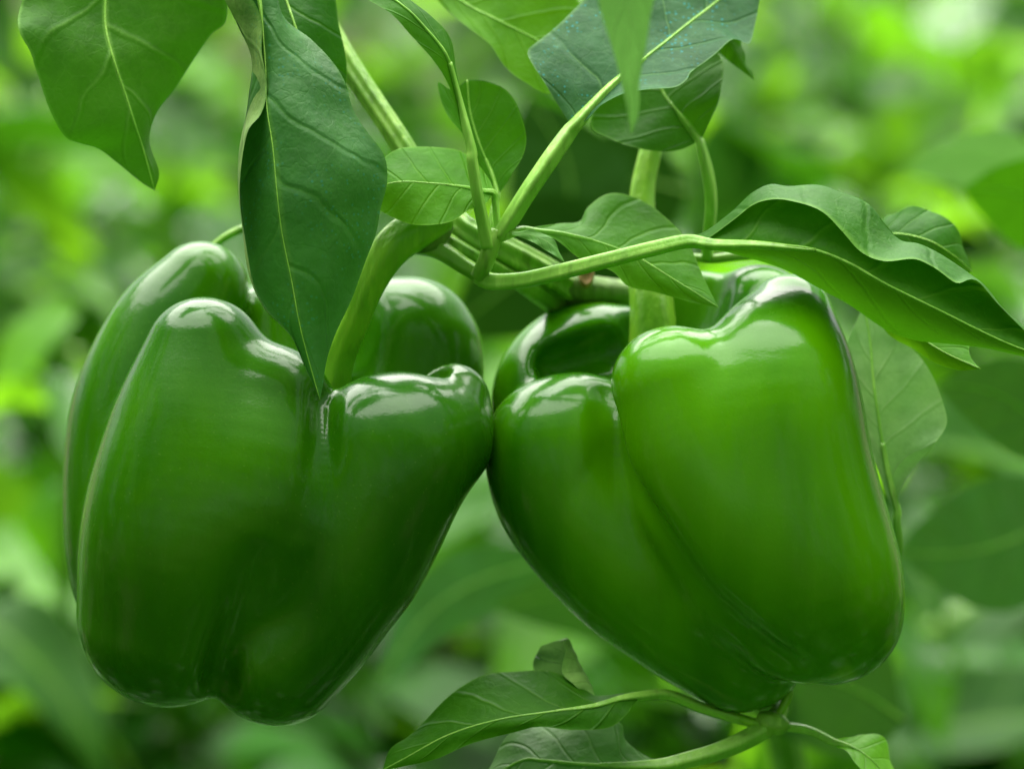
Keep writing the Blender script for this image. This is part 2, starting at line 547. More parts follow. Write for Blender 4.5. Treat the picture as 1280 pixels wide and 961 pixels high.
LEFT = dict(
    lobes=[
        [[(255, 446, 112, 74), (247, 560, 110, 116), (232, 660, 110, 129), (213, 767, 134, 115)],
         [(338, 512, 105, 80), (318, 620, 105, 118), (258, 735, 130, 94)]],
        [[(470, 560, 100, 80), (461, 650, 102, 86), (401, 760, 124, 85), (345, 812, 138, 93)],
         [(540, 545, 125, 70), (492, 575, 112, 99), (440, 690, 125, 84)],
         [(567, 500, 165, 45), (552, 545, 150, 60)]],
        [[(250, 363, 262, 60), (212, 425, 255, 80), (180, 520, 235, 90), (179, 640, 215, 99), (188, 720, 210, 96), (215, 790, 200, 85)]],
        [[(352, 418, 338, 72), (356, 520, 320, 90)]],
        [[(470, 440, 310, 78), (514, 432, 305, 84), (515, 500, 290, 84), (478, 600, 260, 90), (410, 720, 250, 88)]],
    ],
    core=[[(355, 600, 190, 100), (310, 720, 190, 95)], [(362, 640, 120, 110), (342, 700, 124, 98), (318, 765, 146, 84)]])
RIGHTP = dict(
    lobes=[
        [[(985, 401, 150, 57), (968, 490, 105, 104), (985, 600, 92, 108), (1014, 720, 105, 113), (1040, 764, 125, 89)],
         [(841, 486, 85, 78), (872, 572, 85, 92), (922, 670, 92, 92), (985, 765, 118, 78)]],
        [[(694, 560, 175, 80), (737, 552, 185, 80), (760, 620, 192, 84), (800, 700, 196, 80)],
         [(694, 560, 175, 80), (706, 620, 178, 85), (772, 700, 190, 85), (852, 770, 198, 77), (925, 808, 200, 82)]],
        [[(772, 462, 320, 80), (725, 456, 310, 76), (702, 502, 280, 86), (725, 590, 240, 86), (790, 690, 220, 85)]],
        [[(950, 398, 290, 66), (975, 480, 270, 90), (1000, 600, 230, 92), (1010, 700, 220, 90)],
         [(872, 402, 340, 62), (890, 480, 320, 70)]],
    ],
    core=[[(850, 600, 190, 110), (920, 720, 180, 110)]])

pepL = empty('bell_pepper', W((360, 640, 180)), 'dark green bell pepper on the left, hanging under the drooping blue-green leaf', 'bell pepper', 'green bell peppers on the plant')
pepR = empty('bell_pepper', W((880, 640, 180)), 'brighter green bell pepper on the right, hanging under the long curling leaf', 'bell pepper', 'green bell peppers on the plant')
pepper_body(pepL, LEFT['lobes'], LEFT['core'], [[(396, 375, 198, 84), (402, 425, 194, 72), (408, 462, 190, 45)], [(470, 440, 165, 26), (534, 464, 140, 29)]],
            [[(404, 496, 13, 9), (403, 530, 12, 8), (400, 565, 12, 3), (394, 610, 13, -2), (386, 660, 14, -7)], [(274, 856, 22, 16), (278, 830, 20, 12), (287, 800, 18, 7), (300, 760, 16, 2), (320, 705, 16, -3)]], M_PEP_L)
pepper_body(pepR, RIGHTP['lobes'], RIGHTP['core'], [[(842, 345, 240, 78), (835, 390, 236, 68), (822, 432, 232, 46)], [(700, 455, 215, 34), (760, 440, 225, 40)]],
            [[(760, 488, 14, 2), (764, 530, 18, 2), (778, 592, 20, 3), (818, 666, 20, 3), (870, 742, 20, 3), (924, 794, 20, 4), (985, 838, 20, 6)]], M_PEP_R)

def calyx(parent, c, r, mat):
    """five pointed cap of sepals round the foot of a stalk"""
    C = W(c)
    rr = rad(r, c[2])
    V = [C + UP * rr * 0.16]
    F = []
    nn = 50
    for q, s in enumerate((0.45, 0.8, 1.0)):
        for i in range(nn):
            a = 2 * math.pi * i / nn
            k = s * (1 + 0.22 * s * math.cos(5 * a + 0.4) + 0.04 * math.sin(11 * a))
            V.append(C + rr * k * (math.cos(a) * RIGHT + math.sin(a) * np.array([0, 1.0, 0])) + np.array([0, 0, rr * (0.13 - 0.28 * s * s)]))
    for i in range(nn):
        F.append((0, 1 + i, 1 + (i + 1) % nn))
        for q in range(2):
            a = 1 + q * nn
            F.append((a + i, a + nn + i, a + nn + (i + 1) % nn, a + (i + 1) % nn))
    o = link('calyx', mesh('calyx', V, F), parent, mat)
    so = o.modifiers.new('thick', 'SOLIDIFY'); so.thickness = 0.0014
    return o

tube('stalk', [(556, 268, 150, 20), (528, 283, 140, 25), (492, 308, 132, 25), (466, 350, 135, 20), (445, 400, 150, 18), (424, 450, 175, 20), (408, 505, 190, 27)], M_STALK, pepL, n=60, sides=30, ridges=6, amp=0.05)
calyx(pepL, (406, 512, 195), 62, M_STALK)
tube('stalk', [(813, 170, 330, 13), (812, 190, 325, 14), (803, 235, 310, 15), (803, 290, 290, 18), (811, 345, 265, 25), (816, 400, 240, 28), (817, 470, 225, 32)], M_STALK, pepR, n=60, sides=30, ridges=5, amp=0.06)
calyx(pepR, (817, 480, 230), 62, M_STALK)

# ------------------------------------------------------------------ leaves by their outlines
def from_rib(v, vm):
    v = np.asarray(v, float)
    return np.where(v < vm, (v - vm) / (vm + 1), (v - vm) / (1 - vm))

def loft(cols, vs, nu, nv, quilt=0.0, seed=0, wave=0.0, vm=0.0):
    """cols: polylines (px,py,d) from base to tip; vs: where each lies across the leaf (-1 .. 1)"""
    C = [catmull(np.asarray(c, float), nu) for c in cols]
    G = np.array([[W(p) for p in c] for c in C])                       # ncol, nu, 3
    vv = np.linspace(vs[0], vs[-1], nv)
    out = np.empty((nu, nv, 3))
    vs = np.asarray(vs, float)
    for k, v in enumerate(vv):
        i = min(max(np.searchsorted(vs, v, side='right') - 1, 0), len(vs) - 2)
        t = (v - vs[i]) / (vs[i + 1] - vs[i])
        p1, p2 = G[i], G[i + 1]
        # tangents (finite differences), softened so that the midrib keeps a crease
        m1 = (p2 - p1) if i == 0 else 0.5 * ((p2 - p1) + (G[i] - G[i - 1]) * (vs[i + 1] - vs[i]) / (vs[i] - vs[i - 1]))
        m2 = (p2 - p1) if i == len(vs) - 2 else 0.5 * ((p2 - p1) + (G[i + 2] - G[i + 1]) * (vs[i + 1] - vs[i]) / (vs[i + 2] - vs[i + 1]))
        m1 = 0.75 * m1 + 0.25 * (p2 - p1); m2 = 0.75 * m2 + 0.25 * (p2 - p1)
        out[:, k] = (2 * t**3 - 3 * t**2 + 1) * p1 + (t**3 - 2 * t**2 + t) * m1 + (-2 * t**3 + 3 * t**2) * p2 + (t**3 - t**2) * m2
    # blade relief: sunk side veins, puckers between them, a slightly wavy rim
    du = np.gradient(out, axis=0); dv = np.gradient(out, axis=1)
    N = np.cross(du, dv)
    N /= np.maximum(np.linalg.norm(N, axis=2), 1e-12)[..., None]
    U = np.linspace(0, 1, nu)[:, None]
    Vv = from_rib(vv, vm)[None, :]
    env = np.minimum(1, np.minimum(U, 1 - U) * 6)
    ph = (U - 0.2 * np.abs(Vv) ** 0.85) * 6 + 0.45 * (Vv > 0) + 0.25
    h = 0.45 * quilt * np.cos(2 * math.pi * ph) * np.abs(Vv) * (1.15 - np.abs(Vv)) * 1.6
    h = h + wave * np.sin(U * 17 + seed + 2.0 * Vv) * np.abs(Vv) ** 2
    for i in range(nu):
        for j in range(nv):
            p = out[i, j]
            h[i, j] += quilt * 0.7 * noise.noise((p[0] * 90 + seed, p[1] * 90, p[2] * 90))
    out = out + N * (h * env)[..., None]
    return out

def grid_mesh(name, Gd, up_to_cam=True, j_from=0, vm=0.0):
    nu, nv = Gd.shape[:2]
    du = np.gradient(Gd, axis=0); dv = np.gradient(Gd, axis=1)
    N = np.cross(du, dv)[:, j_from:]
    s = (N * (CAM - Gd[:, j_from:])).sum()
    F = []
    for i in range(nu - 1):
        for j in range(nv - 1):
            q = (i * nv + j, (i + 1) * nv + j, (i + 1) * nv + j + 1, i * nv + j + 1)
            F.append(q if (s > 0) == up_to_cam else q[::-1])
    me = mesh(name, Gd.reshape(-1, 3), F)
    uvl = me.uv_layers.new(name='UVMap')
    li = np.empty(len(me.loops), np.int32)
    me.loops.foreach_get('vertex_index', li)
    uv = np.stack([(li // nv) / (nu - 1), from_rib((li % nv) / (nv - 1) * 2 - 1, vm) * 0.5 + 0.5], 1)
    uvl.data.foreach_set('uv', uv.astype(np.float32).ravel())
    return me

def with_d(pts, d):
    """give 2-D points depths read off a list spread along them"""
    if len(pts[0]) == 3:
        return pts
    t = np.linspace(0, 1, len(pts))
    dd = np.interp(t, np.linspace(0, 1, len(d)), d)
    return [(p[0], p[1], z) for p, z in zip(pts, dd)]

def leaf(parent, cols, depths, mat, vs=None, up=True, nu=70, nv=33, rib=(4.0, 1.0), ribcol=1, quilt=0.00035, wave=0.0004, seed=0, petiole=None, pmat=None, j_from=0, label=None, name='leaf'):
    cols = [with_d(c, d) for c, d in zip(cols, depths)]
    if vs is None:
        vs = np.linspace(-1, 1, len(cols))
    vm = float(vs[ribcol]) if rib or len(cols) == 4 else 0.0
    Gd = loft(cols, vs, nu, nv, quilt, seed, wave, vm)
    me = grid_mesh(name, Gd, up, j_from, vm)
    o = link(name, me, parent, mat)
    if label:
        o['label'] = label
    vv = np.linspace(vs[0], vs[-1], nv)
    line = Gd[:, int(np.argmin(np.abs(vv - vs[ribcol])))]
    if rib:
        k = np.linspace(0, 1, nu)
        rr = (rib[0] + (rib[1] - rib[0]) * k ** 0.6) * S
        ii = np.linspace(1 if petiole else 0, nu - 1, min(nu, 40)).astype(int)
        Vt, Ft = tube_world(line[ii], rr[ii] * 0.85, n=len(ii), sides=8, amp=0)
        link('midrib', mesh('midrib', Vt, Ft), o, pmat or M_PETIOLE)
    if petiole:
        base = np.array(cols[ribcol][0])
        pt = list(petiole)
        if np.hypot(pt[0][0] - base[0], pt[0][1] - base[1]) < np.hypot(pt[-1][0] - base[0], pt[-1][1] - base[1]):
            pt = pt[::-1]
        P, r = [], []
        for p in pt:
            w = W(p[:3])
            dd = np.linalg.norm(line - w, axis=1)
            if int(np.argmin(dd)) > 0 or dd[0] < 9 * S:
                continue
            P.append(w); r.append(rad(p[3], p[2]))
        rb = (rib[0] if rib else 3) * S
        rl = r[-1]
        for q, f in ((0, 0.85), (0.08, 0.55), (0.2, 0.25), (0.34, -0.2)):
            P.append(line[int(q * (nu - 1))]); r.append(rb * 0.9 + (max(rl, rb) - rb * 0.9) * f)
        Vt, Ft = tube_world(np.array(P), np.array(r), n=56, sides=18, ridges=4, amp=0.15)
        link('petiole', mesh('petiole', Vt, Ft), o, pmat or M_PETIOLE)
    return o

plant = empty('pepper_plant', W((724, 376, 220)), 'leafy pepper plant in sharp focus that carries both bell peppers', 'pepper plant')

# main stems
tube('main_stem', [(300, -160, 330, 17), (395, 10, 290, 15), (440, 88, 262, 14), (500, 178, 230, 14), (545, 255, 215, 16), (585, 295, 205, 20), (640, 322, 225, 21), (700, 358, 300, 22), (745, 392, 400, 20), (800, 470, 520, 20), (900, 700, 900, 20), (975, 900, 1300, 20), (1010, 1300, 1500, 24), (1020, 2900, 1600, 30)], M_STEM, plant, n=170, sides=36, ridges=7, amp=0.11)
tube('branch', [(520, 305, 165, 13), (548, 312, 160, 12), (580, 332, 160, 10), (604, 346, 150, 10)], M_STEM, plant, n=30, sides=18, ridges=5, amp=0.10)
tube('branch', [(560, 300, 185, 9), (590, 318, 180, 8), (640, 347, 215, 10), (690, 378, 300, 13), (735, 405, 420, 13)], M_STEM, plant, n=30, sides=18, ridges=5, amp=0.10)
tube('branch', [(597, 346, 140, 9), (606, 330, 128, 10), (616, 302, 120, 10), (622, 288, 120, 8)], M_STEM, plant, n=24, sides=16, ridges=4, amp=0.08)
tube('node', [(505, 300, 160, 10), (524, 300, 150, 17), (545, 292, 160, 16), (560, 280, 170, 10)], M_NODE, plant, n=24, sides=18, ridges=7, amp=0.12)
tube('node', [(694, 352, 290, 12), (716, 360, 305, 21), (742, 364, 330, 18), (790, 366, 370, 13)], M_NODE, plant, n=20, sides=16, ridges=7, amp=0.12)
def ring(name, c, r, tilt, mat, parent):
    C = W(c); rr = rad(r, c[2])
    V, F = [], []
    A = RIGHT; B = UP * math.cos(tilt) + FWD * math.sin(tilt)
    Nn = np.cross(A, B)
    prof = [(0.0, 0.02), (0.35, 0.05), (0.55, 0.12), (0.75, 0.32), (0.95, 0.35), (1.08, 0.1), (1.1, -0.5)]
    for a_, h_ in prof:
        for i in range(28):
            a = 2 * math.pi * i / 28
            w = 1 + 0.05 * math.sin(3 * a) + 0.03 * math.sin(7 * a)
            V.append(C + rr * (a_ * w * (math.cos(a) * A * 0.75 + math.sin(a) * B) - Nn * -1 * h_ * 1.0 * (1 if np.dot(Nn, CAM - C) > 0 else -1)))
    for q in range(len(prof) - 1):
        for i in range(28):
            F.append((q * 28 + i, q * 28 + (i + 1) % 28, (q + 1) * 28 + (i + 1) % 28, (q + 1) * 28 + i))
    o = link(name, mesh(name, V, F), parent, mat)
    return o
ring('leaf_scar', (733, 345, 278), 12, 0.2, M_SCAR, plant)
tube('twig', [(862, 322, 290, 5), (890, 324, 280, 6), (925, 320, 270, 6), (990, 316, 290, 5)], M_STEM, plant, n=20, sides=12)
tube('twig', [(262, 312, 330, 4), (285, 295, 320, 5), (312, 283, 310, 5), (360, 270, 300, 5)], M_STEM, plant, n=20, sides=10)

# 1 the leaf hanging at the upper left
leaf(plant, [
    [(150, -150), (60, -80), (28, 0), (23, 37), (37, 65), (45, 89), (61, 134), (81, 171), (100, 180), (122, 185), (146, 203), (175, 227), (193, 238)],
    [(150, -150), (138, -70), (132, 0), (133, 37), (142, 73), (154, 110), (167, 150), (180, 190), (193, 238)],
    [(150, -150), (235, -80), (278, -20), (284, 26), (264, 45), (240, 77), (219, 110), (199, 138), (189, 171), (191, 191), (199, 217), (193, 238)]],
    [(150, 60, 80, 130, 150), (150, 130, 110, 120, 150), (150, 190, 180, 160, 150)], M_VEIN, up=False, seed=1, quilt=0.0005, rib=(3.5, 1),
    petiole=[(150, -150, 150, 5), (200, -190, 220, 6), (285, -175, 325, 7)])
# 2 dark hanging leaf with its pale rolled margin
leaf(plant, [
    [(270, -110), (300, -30), (326, 18), (327, 65), (332, 110), (326, 142), (310, 164), (303, 203), (301, 250), (306, 312), (315, 354), (332, 387), (351, 405), (367, 424), (383, 462), (400, 500)],
    [(262, -110), (272, -40), (281, 0), (298, 35), (314, 75), (311, 122), (303, 171), (301, 227), (304, 270), (309, 318), (318, 356), (334, 388), (352, 406), (368, 425), (384, 464), (400, 500)],
    [(290, -110), (318, -30), (328, 30), (332, 90), (334, 138), (341, 183), (347, 244), (353, 295), (365, 354), (378, 420), (400, 500)],
    [(300, -110), (330, -30), (357, 24), (390, 49), (414, 73), (431, 102), (441, 138), (460, 167), (480, 195), (484, 227), (476, 262), (471, 292), (456, 330), (440, 372), (421, 412), (409, 447), (404, 478), (400, 500)]],
    [(40, 10, -10, -20, -10, 5), (70, 70, 55, 25, 5, 5), (60, 30, 0, -20, -15, 5), (110, 70, 40, 30, 30, 5)], M_DARK, vs=(-1, -0.72, -0.5, 1), up=True, nu=100, nv=49, ribcol=2, rib=(1.6, 0.5), quilt=0.0004, wave=0.0003, seed=4, j_from=14,
    petiole=[(275, -110, 60, 6), (262, -150, 120, 8), (300, -160, 320, 9)], label='dark blue-green hanging leaf with a pale rolled left margin')
# 3 leaf behind it
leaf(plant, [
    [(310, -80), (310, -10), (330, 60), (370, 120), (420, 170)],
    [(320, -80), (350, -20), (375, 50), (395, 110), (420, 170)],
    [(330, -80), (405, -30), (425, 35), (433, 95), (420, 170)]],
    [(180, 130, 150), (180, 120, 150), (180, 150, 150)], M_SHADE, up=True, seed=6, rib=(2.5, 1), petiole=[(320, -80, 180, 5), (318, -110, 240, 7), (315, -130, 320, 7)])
# 4 strap leaf from the top centre down to the node
leaf(plant, [
    [(586, 190), (579, 170), (571, 136), (557, 101), (540, 74), (514, 44), (487, 17), (440, -12), (380, -60)],
    [(590, 190), (584, 165), (574, 128), (566, 95), (556, 66), (530, 34), (506, 10), (455, -25), (380, -60)],
    [(592, 190), (588, 160), (578, 120), (571, 88), (562, 48), (540, 22), (514, 0), (470, -35), (380, -60)]],
    [(80, 70, 40, 10, 20), (78, 75, 50, 30, 20), (80, 78, 70, 60, 20)], M_MID, up=False, seed=8, rib=(4.2, 1.5), quilt=0.0001, wave=0.0002,
    petiole=[(586, 165, 74, 6), (590, 200, 78, 6.5), (597, 245, 90, 7), (604, 280, 105, 7.5), (610, 308, 118, 9)])
# 5 small leaf left of the node
leaf(plant, [
    [(617, 241), (611, 222), (592, 201), (566, 187), (536, 182), (505, 186), (478, 200), (440, 240)],
    [(617, 241), (600, 238), (570, 232), (535, 229), (500, 228), (470, 234), (440, 240)],
    [(617, 241), (606, 256), (584, 263), (566, 276), (544, 282), (514, 280), (483, 268), (440, 240)]],
    [(110, 150, 150, 120), (110, 105, 95, 110), (110, 80, 70, 110)], M_BRIGHT, up=True, seed=11, rib=(1.8, 0.6),
    petiole=[(612, 240, 110, 3), (619, 252, 115, 4), (622, 285, 120, 4)])
# 6 small upright leaf behind the strap leaf
leaf(plant, [
    [(622, 244), (604, 212), (588, 186), (570, 158), (552, 128), (546, 104), (566, 112), (584, 100)],
    [(622, 244), (617, 223), (609, 203), (601, 184), (593, 160), (587, 135), (584, 100)],
    [(622, 244), (636, 226), (650, 201), (657, 174), (652, 144), (634, 115), (608, 102), (584, 100)]],
    [(150, 150, 160, 190), (150, 170, 180, 190), (150, 145, 150, 190)], M_MID, up=False, seed=13, rib=(2.2, 0.8), quilt=0.0004,
    petiole=[(621, 240, 150, 3.2), (617, 262, 140, 3.6), (611, 300, 125, 4)])
# 7 leaf at the top centre, lit through
leaf(plant, [
    [(500, -60), (547, 0), (584, 35), (614, 57), (632, 83), (654, 101), (690, 118), (740, 90)],
    [(500, -60), (575, 0), (619, 24), (671, 50), (705, 72), (740, 90)],
    [(500, -60), (600, -70), (680, -40), (722, 0), (745, 50), (740, 90)]],
    [(320, 250, 240, 260), (320, 270, 270, 260), (320, 300, 300, 260)], M_BRIGHT, up=False, seed=15, rib=(2.5, 1))
# 8 big blue-green flecked leaf
leaf(plant, [
    [(716, 160), (697, 131), (680, 105), (666, 84), (659, 66), (671, 52), (702, 26), (732, 0), (790, -50), (900, -90), (990, -80)],
    [(718, 158), (745, 128), (772, 101), (807, 72), (859, 31), (899, 0), (945, -40), (990, -80)],
    [(722, 160), (737, 146), (750, 130), (776, 117), (807, 114), (842, 112), (858, 101), (865, 87), (894, 66), (916, 50), (936, 57), (945, 26), (955, -20), (990, -80)]],
    [(110, 120, 150, 230, 260), (108, 130, 170, 230, 260), (110, 85, 110, 170, 260)], M_FLECK, up=True, nu=90, nv=45, seed=17, rib=(4.0, 1), quilt=0.0004, wave=0.0006,
    petiole=[(735, 140, 122, 5), (712, 165, 110, 9), (690, 196, 105, 10), (660, 240, 105, 10), (640, 272, 112, 10), (624, 296, 120, 9)], label='broad blue-green leaf with turquoise flecks on its upper face')
# 9 out-of-focus tip hanging in front of it
leaf(plant, [
    [(770, -190), (728, -100), (748, 0), (763, 52), (778, 109), (785, 155), (789, 170)],
    [(785, -190), (788, -100), (787, 0), (788, 60), (789, 115), (789, 170)],
    [(800, -190), (850, -100), (819, 0), (808, 52), (799, 109), (797, 145), (789, 170)]],
    [(-380, -330, -260), (-400, -350, -260), (-380, -330, -260)], M_PALE, up=True, seed=19, rib=None)
# 10 leaf behind the flecked leaf, its blade nodding to the left
leaf(plant, [
    [(874, 176), (850, 187), (820, 189), (789, 185), (763, 174), (738, 155), (760, 110), (800, 60), (850, 30)],
    [(874, 176), (862, 160), (845, 138), (829, 116), (820, 90), (825, 60), (850, 30)],
    [(876, 176), (886, 153), (899, 122), (904, 92), (900, 70), (880, 40), (850, 30)]],
    [(230, 200, 230, 300), (230, 240, 270, 300), (230, 215, 250, 300)], M_MID, up=False, seed=21, rib=(3, 1), quilt=0.00028,
    petiole=[(868, 166, 230, 5), (877, 185, 228, 6), (885, 218, 230, 7), (889, 254, 240, 7), (886, 290, 260, 7), (884, 324, 280, 7)])
leaf(plant, [[(880, 40), (895, 62), (915, 80), (944, 101)], [(900, 35), (915, 60), (930, 82), (944, 101)], [(925, 35), (928, 62), (936, 85), (944, 101)]],
     [(250, 230), (240, 230), (250, 230)], M_MID, up=False, seed=23, rib=None, nu=20, nv=13)
# 11 leaf in the middle, pointing down to the right
leaf(plant, [
    [(655, 286), (680, 282), (702, 278), (724, 276), (735, 260), (763, 244), (794, 247), (820, 260), (846, 284), (864, 315), (881, 350), (898, 384)],
    [(655, 287), (715, 294), (763, 308), (798, 322), (837, 346), (898, 384)],
    [(655, 288), (680, 293), (702, 306), (728, 324), (763, 338), (785, 358), (820, 365), (864, 378), (898, 384)]],
    [(115, 190, 220, 190, 120), (115, 140, 125, 120, 120), (115, 120, 115, 115, 120)], M_BRIGHT, up=True, seed=25, rib=(2.6, 0.7), quilt=0.0005,
    petiole=[(668, 288, 112, 4), (645, 290, 116, 5), (622, 298, 120, 6)])
leaf(plant, [[(640, 290), (665, 288), (690, 298), (706, 328)], [(640, 291), (665, 294), (688, 305), (706, 328)], [(640, 293), (664, 302), (684, 314), (706, 328)]],
     [(95, 85, 75), (95, 80, 75), (95, 78, 75)], M_PALE, up=True, seed=27, rib=None, nu=24, nv=13, quilt=0.0001)
# 12 long curling leaf over the right pepper: rolled upper margin, underside to the lens
leaf(plant, [
    [(860, 304), (882, 300), (915, 276), (940, 256), (963, 249), (987, 251), (1024, 265), (1052, 290), (1077, 314), (1105, 324), (1142, 322), (1166, 334), (1195, 355), (1219, 351), (1247, 379), (1276, 407), (1320, 450)],
    [(860, 296), (882, 289), (914, 265), (939, 240), (963, 230), (987, 234), (1024, 231), (1052, 240), (1085, 255), (1109, 282), (1126, 300), (1150, 306), (1187, 326), (1227, 355), (1256, 387), (1280, 407), (1320, 450)],
    [(860, 302), (900, 307), (955, 308), (1010, 312), (1060, 330), (1110, 358), (1180, 392), (1260, 430), (1320, 450)],
    [(860, 308), (890, 313), (922, 320), (987, 339), (1044, 371), (1105, 412), (1138, 424), (1180, 428), (1230, 436), (1280, 446), (1320, 450)]],
    [(90, 55, 10, -5, -10, 0), (95, 85, 80, 70, 50, 0), (90, 60, 30, 10, 0, 0), (95, 105, 110, 90, 40, 0)], M_MID, vs=(-1, -0.62, 0.25, 1), up=False, nu=110, nv=53, ribcol=2, rib=(4.0, 1.0), quilt=0.0004, wave=0.0003, seed=29, j_from=14,
    petiole=[(905, 306, 62, 5), (870, 302, 82, 8), (820, 310, 70, 9), (760, 325, 65, 9.5), (700, 340, 85, 10), (655, 350, 115, 10.5), (615, 352, 140, 11), (598, 345, 148, 10)], label='long green leaf curling over the right pepper')
# 13 tip below it
leaf(plant, [
    [(1090, 370), (1132, 396), (1203, 420), (1211, 444), (1226, 461)],
    [(1090, 380), (1130, 408), (1180, 440), (1226, 461)],
    [(1090, 395), (1120, 425), (1158, 446), (1190, 462), (1226, 461)]],
    [(150, 140, 100), (150, 120, 100), (150, 140, 100)], M_BRIGHT, up=True, seed=31, rib=(2, 0.6), nu=40, nv=21)
# 14 leaf peeping over it
leaf(plant, [
    [(1085, 290), (1106, 270), (1120, 268), (1142, 257), (1170, 265), (1195, 286), (1208, 316), (1215, 340)],
    [(1085, 300), (1120, 292), (1160, 300), (1190, 318), (1215, 340)],
    [(1085, 330), (1120, 340), (1160, 345), (1190, 350), (1215, 340)]],
    [(260, 230, 220, 240), (250, 190, 180, 240), (240, 190, 200, 240)], M_MID, up=True, seed=33, rib=(2, 0.7), nu=50, nv=25)
# 15 pale leaf behind the right pepper
leaf(plant, [
    [(1124, 640), (1126, 610), (1150, 575), (1168, 556), (1183, 532), (1180, 508), (1162, 464), (1142, 438), (1109, 415), (1080, 380)],
    [(1122, 640), (1112, 600), (1104, 560), (1098, 521), (1092, 480), (1088, 430), (1080, 380)],
    [(1120, 640), (1106, 615), (1092, 575), (1076, 530), (1060, 490), (1056, 440), (1080, 380)]],
    [(230, 200, 210, 260), (230, 235, 240, 260), (230, 220, 240, 260)], M_PALE, up=False, seed=35, rib=(4, 1.2), quilt=0.0005,
    petiole=[(1110, 600, 234, 4.5), (1121, 650, 230, 5), (1122, 690, 240, 5), (1105, 750, 270, 5), (1060, 790, 300, 5)])

# lower shoot, tied to the plant behind the right pepper
shoot = empty('leafy_shoot', W((966, 902, 190)), 'low leafy shoot with a knotted node just below the right pepper', 'leafy shoot')
tube('stem', [(900, 700, 900, 9), (935, 800, 520, 9), (975, 870, 260, 9), (966, 900, 190, 12), (955, 916, 180, 11)], M_STEM, shoot, n=50, sides=20, ridges=5)
tube('node', [(948, 896, 185, 8), (962, 902, 178, 14), (974, 905, 178, 13), (984, 907, 182, 7)], M_STEM, shoot, n=20, sides=16, ridges=7, amp=0.15)
tube('bud_stub', [(966, 902, 180, 6), (976, 888, 182, 5), (984, 872, 186, 6), (986, 862, 190, 6)], M_STALK, shoot, n=16, sides=12)
tube('bud_stub', [(962, 902, 180, 7), (942, 903, 182, 6), (925, 897, 186, 5), (905, 886, 196, 5)], M_STALK, shoot, n=16, sides=12)
leaf(shoot, [
    [(800, 866), (788, 864), (760, 867), (744, 869), (733, 864), (706, 847), (679, 838), (640, 837), (608, 842), (580, 858), (542, 888), (509, 919), (488, 936), (478, 962)],
    [(800, 870), (770, 874), (733, 884), (690, 889), (624, 899), (560, 918), (510, 945), (478, 962)],
    [(800, 872), (792, 880), (783, 892), (761, 908), (717, 912), (673, 908), (640, 916), (586, 930), (542, 949), (493, 960), (478, 962)]],
    [(140, 150, 160, 140, 100), (140, 110, 90, 90, 100), (140, 100, 90, 90, 100)], M_MID, up=False, nu=90, nv=39, seed=37, rib=(2.6, 0.7), quilt=0.00035, wave=0.0005,
    petiole=[(770, 874, 112, 4), (800, 867, 140, 5.5), (835, 868, 165, 6), (880, 885, 185, 6), (940, 903, 188, 6)])
leaf(shoot, [
    [(744, 870), (730, 864), (716, 856), (705, 843), (704, 820), (709, 799), (700, 801)],
    [(744, 870), (740, 858), (732, 842), (724, 827), (718, 812), (710, 797), (700, 801)],
    [(744, 870), (715, 880), (690, 868), (668, 836), (671, 816), (680, 806), (700, 801)]],
    [(150, 140, 150, 170), (150, 165, 180, 180), (160, 200, 210, 190)], M_CURL, vs=(-1, -0.4, 1), up=True, seed=39, rib=None, nu=44, nv=27, j_from=9)
leaf(shoot, [
    [(830, 952), (810, 946), (783, 924), (774, 903), (730, 895), (680, 900), (636, 920), (600, 980)],
    [(830, 956), (780, 957), (722, 954), (680, 950), (651, 950), (600, 980)],
    [(830, 960), (790, 975), (740, 990), (690, 1000), (640, 1000), (600, 980)]],
    [(150, 190, 220, 200), (150, 150, 155, 180), (150, 110, 100, 160)], M_PALE, up=True, seed=41, rib=(4.5, 1.5), quilt=0.00028,
    petiole=[(760, 956, 152, 4), (815, 955, 150, 7), (850, 952, 150, 9), (900, 938, 160, 10), (940, 920, 176, 11), (962, 906, 182, 11)])
leaf(shoot, [
    [(1040, 924), (1062, 921), (1080, 916), (1105, 924), (1118, 961), (1130, 1000)],
    [(1040, 926), (1060, 932), (1080, 942), (1102, 962), (1130, 1000)],
    [(1040, 929), (1056, 939), (1070, 952), (1086, 975), (1130, 1000)]],
    [(165, 185, 190), (165, 150, 150), (165, 120, 100)], M_FRESH, up=True, seed=43, rib=(2.6, 0.8), nu=40, nv=21,
    petiole=[(1060, 932, 155, 4), (1040, 925, 165, 5.5), (1010, 912, 175, 5.5), (975, 907, 182, 6)])

